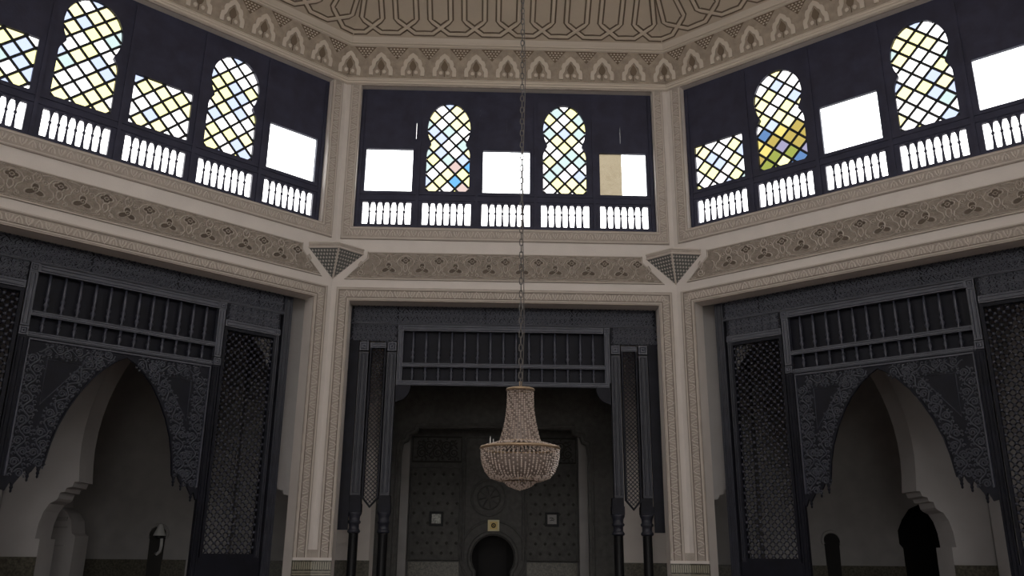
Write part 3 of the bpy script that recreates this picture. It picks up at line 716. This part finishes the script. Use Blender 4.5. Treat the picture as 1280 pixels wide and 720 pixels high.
# ================================================================== arcades behind the screens
def arch_poly(x0, x1, cx, hwid, top=7.1):
    """wall face with a pointed horseshoe arch resting on stepped corbels; (x,z) outline"""
    def half(sg):
        rad = 3.55; c0 = hwid-rad; pts = []
        n = 12
        amax = math.acos(-c0/rad)
        for i in range(n+1): a = amax*(1-i/n)-.0; pts.append((c0+rad*cos(a), 3.5+rad*sin(a)))
        pts += [(hwid-.015, 3.2), (hwid-.05, 2.87), (hwid+.02, 2.87), (hwid+.05, 2.78), (hwid+.14, 2.76), (hwid+.16, 2.69), (hwid+.24, 2.68), (hwid+.26, 2.58), (hwid+.30, 2.54)]
        pts += [(hwid+.30+.24*sin(t), 2.54-.6*(1-cos(t))) for t in (.4, .8, 1.2, 1.57)] + [(hwid+.54, 1.9), (hwid+.46, 1.9), (hwid+.46, 0)]
        return [(cx+sg*x, z) for x, z in pts]
    R = half(1); Lf = half(-1)
    return [(x0, 0)]+Lf[::-1]+R[1:]+[(x1, 0), (x1, top), (x0, top)]
def wall_front(nm, x0, x1, y0, t, cx, hwid):
    me = plate_mesh(nm, arch_poly(x0, x1, cx, hwid), [], y0, y0+t, M_white2)
    return tag(inst(nm, me), 'white arcade wall with horseshoe arch on stepped corbels, %s' % ('left' if x0 < 0 else 'right')+' of the nave', 'wall', kind='structure')
for sg, nm in ((-1, 'left'), (1, 'right')):
    xs = sorted((sg*3.27, sg*12.9))
    xin, xout = sg*3.27, sg*8.75
    aw = wall_front('wall_arcade_'+nm, *sorted((xin, xout)), .24, .56, sg*5.78, 1.75)
    # x-facing arcade leaving the far corner of the side bay
    me = plate_mesh('wall_cross', arch_poly(-4.3, .2, -1.95, 1.25), [], 0, .5, M_white2)
    tag(inst('wall_cross_'+nm, me, None, Matrix.Translation((sg*8.75, 0, 0)) @ Matrix.Rotation(pi/2, 4, 'Z') @ Matrix.Translation((0, -.25-.25*sg, 0))), 'white cross wall with arch at the outer end of the %s screen' % nm, 'wall', kind='structure')
    # dado on the arcade
    for a, b in ((xin, sg*(5.78-2.21)), (sg*(5.78+2.21), xout)):
        a, b = sorted((a, b))
        if b-a > .02: MB().box(a, b, .215, .24, 0, 1.6).build('tile_dado', M_tile, aw)
    # outer wall beyond the arcade, with piers, imposts and flat dark plates for shaded arched doorways
    xa, xb = sorted((sg*3.6, sg*13)); nx0, nx1 = 9.55, 10.75
    nl = [(0, 0), (0, 1.95), (-.08, 2.05), (-.08, 2.35), (.05, 2.6), (.25, 2.85), (.6, 3.0)]
    notch = [(nx0+x, z) for x, z in nl]+[(nx1-x, z) for x, z in nl[-2::-1]]
    pol = [(xa, 0)]+(notch if sg > 0 else [])+[(xb, 0), (xb, 7.1), (xa, 7.1)]
    ow = inst('wall_outer_'+nm, plate_mesh('wall_outer_'+nm, pol, [], 5.4, 5.7, M_grey))
    if sg > 0:
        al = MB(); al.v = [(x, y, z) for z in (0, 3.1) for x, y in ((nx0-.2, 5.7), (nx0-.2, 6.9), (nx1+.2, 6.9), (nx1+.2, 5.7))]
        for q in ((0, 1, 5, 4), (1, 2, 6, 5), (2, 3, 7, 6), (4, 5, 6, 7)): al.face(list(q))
        al.build('alcove', M_shade_black, ow)  # near-black faces carry the shade beyond the opening
    else:
        pp = [(-9.75, 0), (-8.42, 0), (-8.42, 2.0), (-8.5, 2.05), (-8.55, 2.3), (-8.66, 2.45), (-8.82, 2.55), (-8.84, 2.7), (-9.0, 2.8), (-9.05, 2.95), (-9.05, 7.1), (-9.75, 7.1)]
        pr_ = inst('wall_pier_hall', plate_mesh('wall_pier_hall', pp, [], 2.5, 3.1, M_white2)); tag(pr_, 'white pier with stepped corbel deep in the left side hall', 'wall', kind='structure')
        for z0, z1, x1 in ((2.28, 2.36, -8.62), (2.14, 2.18, -8.60), (1.80, 1.82, -8.6)): MB().box(-8.98, x1, 2.46, 2.5, z0, z1).build('impost', M_grey, pr_)
    ow = ow; tag(ow, 'dim plaster back wall of the %s side hall' % nm, 'wall', kind='structure')
    for x in (4.3, 6.6, 11.6):
        MB().box(*sorted((sg*(x-.45), sg*(x+.45))), 5.1, 5.4, 0, 6.9).build('pilaster', M_grey, ow)
        mb = MB()
        for i, z in enumerate((2.1, 2.28, 2.46)): mb.box(*sorted((sg*(x-.5-.03*i), sg*(x+.5+.03*i))), 5.06-.03*i, 5.1, z, z+.09)
        mb.build('impost', M_grey, ow)
    d_ = [(.14, 0)]+[(x, z) for x, z in arc(0, 2.08, .19, -.5, pi+.5, 14)]+[(-.14, 0)]
    mb = MB(); mb.prism(d_, 0, .05); mb.build('doorway_shade', M_shade_black if sg > 0 else M_mihd, ow, onwall(sg*7.85, 0, 5.4))  # flat dark plate painted for the shade inside a doorway
    mb = MB(); mb.ridge([(x*1.12, z*1.02) for x, z in d_[1:-1]], .08, .05, flat=.6); mb.build('door_surround', M_grey, ow, onwall(sg*7.85, 0, 5.4))
    for q0, q1 in (((3.6, nx0), (nx1, 13)) if sg > 0 else ((3.6, 13),)): MB().box(*sorted((sg*q0, sg*q1)), 5.37, 5.4, 0, 1.55).build('tile_dado', M_tile, ow)
# ---- nave and prayer-niche wall
MX = -.11
hs = [(.40, .0), (.40, 1.35)]+arc(0, 1.66, .51, -.65, pi+.65, 22)+[(-.40, 1.35), (-.40, .0)]
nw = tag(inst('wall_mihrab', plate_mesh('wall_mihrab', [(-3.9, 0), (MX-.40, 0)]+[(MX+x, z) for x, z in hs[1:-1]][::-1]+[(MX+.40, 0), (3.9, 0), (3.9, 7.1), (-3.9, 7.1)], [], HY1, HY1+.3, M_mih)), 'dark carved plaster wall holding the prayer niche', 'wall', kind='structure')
for sg in (-1, 1):
    MB().box(*sorted((sg*2.06+MX-.12*0, sg*2.34+MX)), 5.8, 6.0, 0, 6.6).build('pilaster', M_grey, nw)
    c = MX+sg*1.41
    p_ = MB().box(c-.58, c+.58, 5.955, 6.0, 1.6, 3.75).build('dotted_panel', M_mih, nw)
    mb = MB(); mb.ridge(rect(c-.6, c+.6, 1.6, 3.75), .06, .03, closed=True, flat=.5); mb.build('panel_moulding', M_mih, p_, onwall(0, 0, 5.955))
    mb = MB()
    for i in range(5):
        for j in range(9): mb.octa((c-.46+i*.23+(.115 if j % 2 else 0)-.05, 1.75+j*.23, .0), .045, .02)
    mb.build('dot_relief', M_mihd, p_, onwall(0, 0, 5.955))
    mb = MB(); mb.ridge(rect(c-.6, c+.6, 3.9, 4.5), .05, .03, closed=True, flat=.5); scrolls(mb, [(c-.5, 4.2), (c+.5, 4.2)], .45, .4, 4, .04, .03); mb.build('upper_carving', M_mihd, nw, onwall(0, 0, 6.0))
    MB().box(c-.6, c+.6, 5.97, 6.0, 0, 1.55).build('tile_dado', M_tile, nw)
    pier = MB().box(*sorted((sg*2.62-.05, sg*3.9-.05)), 3.0, 3.7, 0, 7.1).build('wall_pier_%s' % ('left' if sg < 0 else 'right'), M_white)
    tag(pier, 'white pier behind the %s pair of black columns' % ('left' if sg < 0 else 'right'), 'wall', kind='structure')
    mb = MB()
    for i, z in enumerate((2.2, 2.33, 2.46)): mb.box(*sorted((sg*(2.98-.02*i), sg*3.9)), 2.96-.03*i, 3.0, z, z+.08)
    mb.box(*sorted((sg*2.95, sg*3.9)), 2.975, 3.0, 1.88, 1.90)
    mb.build('impost', M_white, pier)
    MB().box(*sorted((sg*2.60-.05, sg*3.92-.05)), 2.975, 3.0, 0, 1.58).build('tile_dado', M_tile, pier)
po = [(2.14, 0), (2.14, 3.9), (2.10, 4.15), (2.0, 4.2), (1.96, 4.34), (1.80, 4.40), (1.76, 4.5), (0, 4.52)]
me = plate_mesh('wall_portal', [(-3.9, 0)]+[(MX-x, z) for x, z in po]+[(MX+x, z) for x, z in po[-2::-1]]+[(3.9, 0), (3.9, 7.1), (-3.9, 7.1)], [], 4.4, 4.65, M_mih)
ptl = tag(inst('wall_portal', me), 'dim plaster portal wall with stepped corners before the prayer niche', 'wall', kind='structure')
mb = MB(); mb.ridge([(-x*1.04, z*1.015) for x, z in po]+[(x*1.04, z*1.015) for x, z in po[-2::-1]], .07, .03, flat=.5); mb.build('portal_moulding', M_mih, ptl, onwall(MX, 0, 4.4))
# niche: horseshoe arch surround and recess lined near-black for its shade
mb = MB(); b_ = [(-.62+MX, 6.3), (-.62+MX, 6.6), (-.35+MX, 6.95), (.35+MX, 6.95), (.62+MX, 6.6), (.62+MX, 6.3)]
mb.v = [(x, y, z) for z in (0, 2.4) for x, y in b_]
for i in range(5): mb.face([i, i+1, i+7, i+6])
mb.face([6, 7, 8, 9, 10, 11]); mb.build('niche_recess', M_shade_black, nw)
mb = MB(); mb.ridge([(x*1.12, z if z < 1.4 else 1.66+(z-1.66)*1.12) for x, z in hs], .10, .06, flat=.6); mb.ridge([(x*1.55, 1.72+(z-1.66)*1.55) for x, z in hs[2:-2]], .06, .03, flat=.5)
mb.build('niche_arch', M_mih, nw, onwall(MX, 0, 6.0))
mb = MB(); mb.ridge(arc(0, 0, .42, 0, 2*pi, 30)[:-1], .06, .04, closed=True, flat=.5); mb.ridge(arc(0, 0, .28, 0, 2*pi, 24)[:-1], .04, .03, closed=True); 
for i in range(8): mb.ridge([(.05*cos(i*pi/4), .05*sin(i*pi/4)), (.25*cos(i*pi/4+.2), .25*sin(i*pi/4+.2))], .05, .03)
mb.build('carved_roundel', M_mih, nw, onwall(MX-.12, 3.05, 6.0))
mb = MB(); mb.ridge([(-.72, 1.6), (-.72, 4.5), (.72, 4.5), (.72, 1.6)], .07, .04, flat=.5); mb.build('niche_border', M_mih, nw, onwall(MX, 0, 6.0))
# framed pictures and gilt plaque
for x, z, lab, sp in ((-1.485, 2.54, 'small dark framed picture hanging left of the prayer niche', 0), (1.305, 2.55, 'small dark framed picture hanging right of the prayer niche', 1)):
    pf = empty('picture_frame', Matrix.Translation((x, 5.95, z))); tag(pf, lab, 'picture', 'framed pictures beside the niche')
    mb = MB(); mb.ridge(rect(-.145, .145, -.145, .145), .07, .03, closed=True, flat=.6); mb.prism(rect(-.16, .16, -.16, .16), -.0, .008); mb.build('frame', M_black, pf, onwall(0, 0, 0))
    MB().prism(rect(-.11, .11, -.11, .11), .008, .012).build('picture', M_pic if sp == 0 else M_grey, pf, onwall(0, 0, 0))
    mb = MB()
    for i, (a, b) in enumerate(((-.06, .03), (-.02, .06), (-.05, .05))): mb.ridge([(a, .03-i*.03), ((a+b)/2, .04-i*.03), (b, .028-i*.03)], .014, .002, .012, flat=.8)
    mb.build('script_line', M_lamp if sp == 0 else M_black, pf, onwall(0, 0, 0))
gp = empty('wall_plaque', Matrix.Translation((MX+.005, 5.95, 2.395))); tag(gp, 'square gilt plaque with dark round centre above the prayer niche', 'plaque')
MB().prism(rect(-.14, .14, -.13, .13), 0, .02).build('plate', M_goldp, gp, onwall(0, 0, 0))
mb = MB(); mb.prism(rect(-.095, .095, -.09, .09), .02, .024); mb.build('gold_field', M_gold, gp, onwall(0, 0, 0))
mb = MB(); mb.prism(arc(0, 0, .058, 0, 2*pi, 14)[:-1], .024, .03); mb.build('dark_disc', M_shade_black, gp, onwall(0, 0, 0))
mb = MB(); mb.ridge(arc(0, 0, .025, 0, 2*pi, 10)[:-1], .014, .004, .03, closed=True); mb.build('ring', M_gold, gp, onwall(0, 0, 0))

# white wall lamp in the left side hall
lm = empty('wall_lamp', Matrix.Translation((-7.75, 5.36, 1.65))); tag(lm, 'small white wall lamp with conical shade on a curved arm', 'lamp')
MB().lathe([(.14, .42), (.12, .47), (.06, .62), (.03, .68)], (0, -.16, 0), 14).build('shade', M_lamp, lm, smooth=True)
MB().lathe([(.05, .36), (.11, .38), (.11, .42), (.05, .42)], (0, -.16, 0), 12).build('collar', M_black, lm)
MB().tube([(.06, -.16, .36), (.07, -.16, .2), (.05, -.14, .08), (-.04, -.08, .02), (-.10, 0, .04)], .035, 8).build('arm', M_lamp, lm, smooth=True)
MB().box(-.16, .02, 0, .04, -.06, .14).build('wall_plate', M_black, lm)

# ================================================================== chandelier
CY = YC; dcam = (CY-CAM.y)/(-7.75-CAM.y)
def cz(z): return 1.65+(z-1.65)*dcam
ch = empty('chandelier', Matrix.Translation((0, CY, cz(2.222)))); tag(ch, 'crystal basket chandelier hanging on a long chain from the dome', 'chandelier')
zb = cz(2.222); k_ = dcam
def strand(mb, prof, n, bead, ph=0):
    pts = []
    for (r0, z0), (r1, z1) in zip(prof, prof[1:]):
        L = sqrt((r1-r0)**2+(z1-z0)**2); m_ = max(1, int(round(L/(bead*2.1))))
        pts += [(r0+(r1-r0)*i/m_, z0+(z1-z0)*i/m_) for i in range(m_)]
    pts.append(prof[-1])
    for i in range(n):
        a = 2*pi*(i+ph)/n
        for j, (r, z) in enumerate(pts):
            mb.cur = 1 if (i*7+j*5) % 11 < 3 else 0
            mb.octa((r*cos(a)*k_, r*sin(a)*k_, cz(z)-zb), bead*k_, bead*1.15*k_)
def bow(p0, p1, sag, n=8): return [(p0[0]+(p1[0]-p0[0])*i/n+sag*sin(pi*i/n), p0[1]+(p1[1]-p0[1])*i/n) for i in range(n+1)]
BM = [M_bead, M_bead2]
mb = MB(); strand(mb, bow((.115, 3.09), (.185, 2.625), -.022), 34, .0085); tag(mb.build('crystal_neck', BM, ch), kind='stuff')
mb = MB(); strand(mb, [(.345, 2.555), (.343, 2.50), (.33, 2.44), (.305, 2.375), (.262, 2.325), (.19, 2.30)], 60, .009); tag(mb.build('crystal_bowl', BM, ch), kind='stuff')
mb = MB(); strand(mb, [(.18, 2.63), (.345, 2.585)], 44, .009); tag(mb.build('crystal_skirt', BM, ch), kind='stuff')
mb = MB(); strand(mb, [(.14, 2.305), (.132, 2.28), (.10, 2.255), (.05, 2.235), (.008, 2.222)], 30, .009); strand(mb, [(.19, 2.30), (.14, 2.305)], 36, .009); tag(mb.build('crystal_tip', BM, ch), kind='stuff')
for R_, z, r_ in ((.118, 3.10, .013), (.345, 2.575, .014), (.19, 2.305, .008), (.14, 2.305, .008), (.18, 2.63, .008)):
    MB().torus((0, 0, cz(z)-zb), R_*k_, r_*k_, 48).build('brass_ring', M_brass, ch, smooth=True)
MB().lathe([(.30, cz(2.50)-zb), (.29, cz(2.43)-zb), (.22, cz(2.35)-zb), (.02, cz(2.31)-zb)], n=24, caps=False).lathe([(.10, cz(3.06)-zb), (.12, cz(2.85)-zb), (.165, cz(2.63)-zb)], n=20, caps=False).build('inner_shell', M_bead2, ch, smooth=True)
for a in range(3):
    t = pi-.5+a*.35
    MB().lathe([(.004, 0), (.004, .07), (.001, .085)], (.27*k_*cos(t), .27*k_*sin(t), cz(2.59)-zb), 8).build('candle', M_lamp, ch)
MB().lathe([(.11, 0), (.115, .008), (.04, .012), (.012, .02), (.012, .07)], (0, 0, cz(3.105)-zb), 14).build('top_cap', M_brass, ch, smooth=True)
# chain
mb = MB(); z = cz(3.17)-zb; ztop = ZA-.35-zb; i = 0
link_l = .062
while z < ztop:
    pts = []
    for t in range(8):
        a = 2*pi*t/8; x = .016*cos(a); zz = link_l*.62*sin(a)
        pts.append((x, 0, zz) if i % 2 else (0, x, zz))
    pts.append(pts[0]); mb.tube([(p[0], p[1], p[2]+z) for p in pts], .0062, 4); z += link_l; i += 1
tag(mb.build('chain', M_chain, ch), kind='stuff')
MB().tube([(.018+.012*sin(q*1.3), .0, cz(3.15)-zb+q*.5) for q in range(int((ztop-cz(3.15)+zb)/.5))], .004, 5).build('power_cable', M_chain, ch)
MB().lathe([(.02, 0), (.10, .12), (.22, .32)], (0, 0, ztop-.1), 20).build('ceiling_rose', M_brass, ch, smooth=True)
